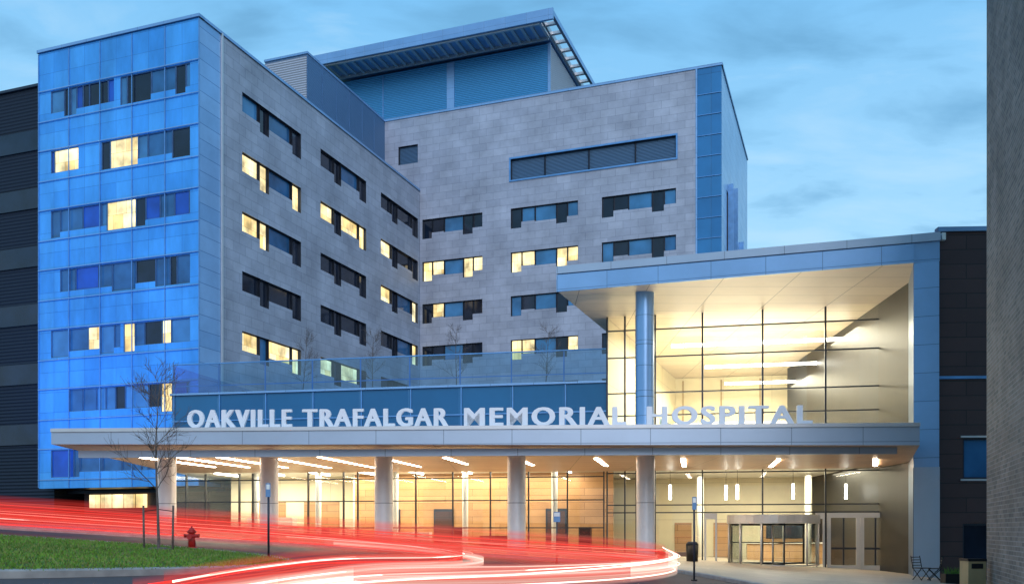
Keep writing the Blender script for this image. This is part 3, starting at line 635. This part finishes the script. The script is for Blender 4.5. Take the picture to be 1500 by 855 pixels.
so=bpy.data.objects.new('evening_sun',s); scene.collection.objects.link(so)
so.rotation_euler=Vector((-.05,.86,-.42)).to_track_quat('-Z','Y').to_euler()
# ---------------------------------------------------------------- sky
w=bpy.data.worlds.new('World'); scene.world=w; w.use_nodes=True; nt=w.node_tree; bg=nt.nodes['Background']
tc=nt.nodes.new('ShaderNodeTexCoord'); sp=nt.nodes.new('ShaderNodeSeparateXYZ'); L(nt,tc.outputs['Generated'],sp.inputs[0])
r=nt.nodes.new('ShaderNodeValToRGB'); cr=r.color_ramp; cr.elements[0].position=0; cr.elements[0].color=(.52,.76,.95,1); cr.elements[1].position=.75; cr.elements[1].color=(.10,.34,.68,1)
x_=cr.elements.new(.25); x_.color=(.38,.68,.93,1); x_=cr.elements.new(.5); x_.color=(.19,.50,.84,1)
L(nt,sp.outputs[2],r.inputs[0])
ad=node(nt,'ShaderNodeMath',operation='ADD'); ad.inputs[1].default_value=.22; L(nt,sp.outputs[2],ad.inputs[0])
ab=node(nt,'ShaderNodeMath',operation='MAXIMUM'); ab.inputs[1].default_value=.05; L(nt,ad.outputs[0],ab.inputs[0])
dv=[]
for i in (0,1):
    d_=node(nt,'ShaderNodeMath',operation='DIVIDE'); L(nt,sp.outputs[i],d_.inputs[0]); L(nt,ab.outputs[0],d_.inputs[1]); dv.append(d_)
cb=nt.nodes.new('ShaderNodeCombineXYZ'); L(nt,dv[0].outputs[0],cb.inputs[0]); L(nt,dv[1].outputs[0],cb.inputs[1])
mp=nt.nodes.new('ShaderNodeMapping'); mp.inputs['Scale'].default_value=(1.6,3.4,1); mp.inputs['Location'].default_value=(3.1,1.7,0); L(nt,cb.outputs[0],mp.inputs[0])
n1=node(nt,'ShaderNodeTexNoise',Scale=2.1,Detail=7,Roughness=.52,Distortion=.3); L(nt,mp.outputs[0],n1.inputs[0])
cr2=nt.nodes.new('ShaderNodeValToRGB'); cr2.color_ramp.elements[0].position=.50; cr2.color_ramp.elements[0].color=(0,0,0,1); cr2.color_ramp.elements[1].position=.68; cr2.color_ramp.elements[1].color=(.75,.75,.75,1); L(nt,n1.outputs[0],cr2.inputs[0])
mx=nt.nodes.new('ShaderNodeMixRGB'); mx.inputs[2].default_value=(.14,.36,.60,1); L(nt,cr2.outputs[0],mx.inputs[0]); L(nt,r.outputs[0],mx.inputs[1])
cr3=nt.nodes.new('ShaderNodeValToRGB'); cr3.color_ramp.elements[0].position=.30; cr3.color_ramp.elements[0].color=(.6,.6,.6,1); cr3.color_ramp.elements[1].position=.48; cr3.color_ramp.elements[1].color=(0,0,0,1); L(nt,n1.outputs[0],cr3.inputs[0])
mx2=nt.nodes.new('ShaderNodeMixRGB'); mx2.inputs[2].default_value=(.46,.71,.92,1); L(nt,cr3.outputs[0],mx2.inputs[0]); L(nt,mx.outputs[0],mx2.inputs[1])
L(nt,mx2.outputs[0],bg.inputs[0]); bg.inputs[1].default_value=1.12

# ---------------------------------------------------------------- camera
cd=bpy.data.cameras.new('camera'); cam=bpy.data.objects.new('camera',cd); scene.collection.objects.link(cam); scene.camera=cam
cam.location=(0,0,1.75); cam.rotation_euler=(math.radians(90),0,0)
cd.sensor_fit='HORIZONTAL'; cd.sensor_width=36; cd.lens=32.4; cd.shift_y=.2317; cd.clip_end=6000
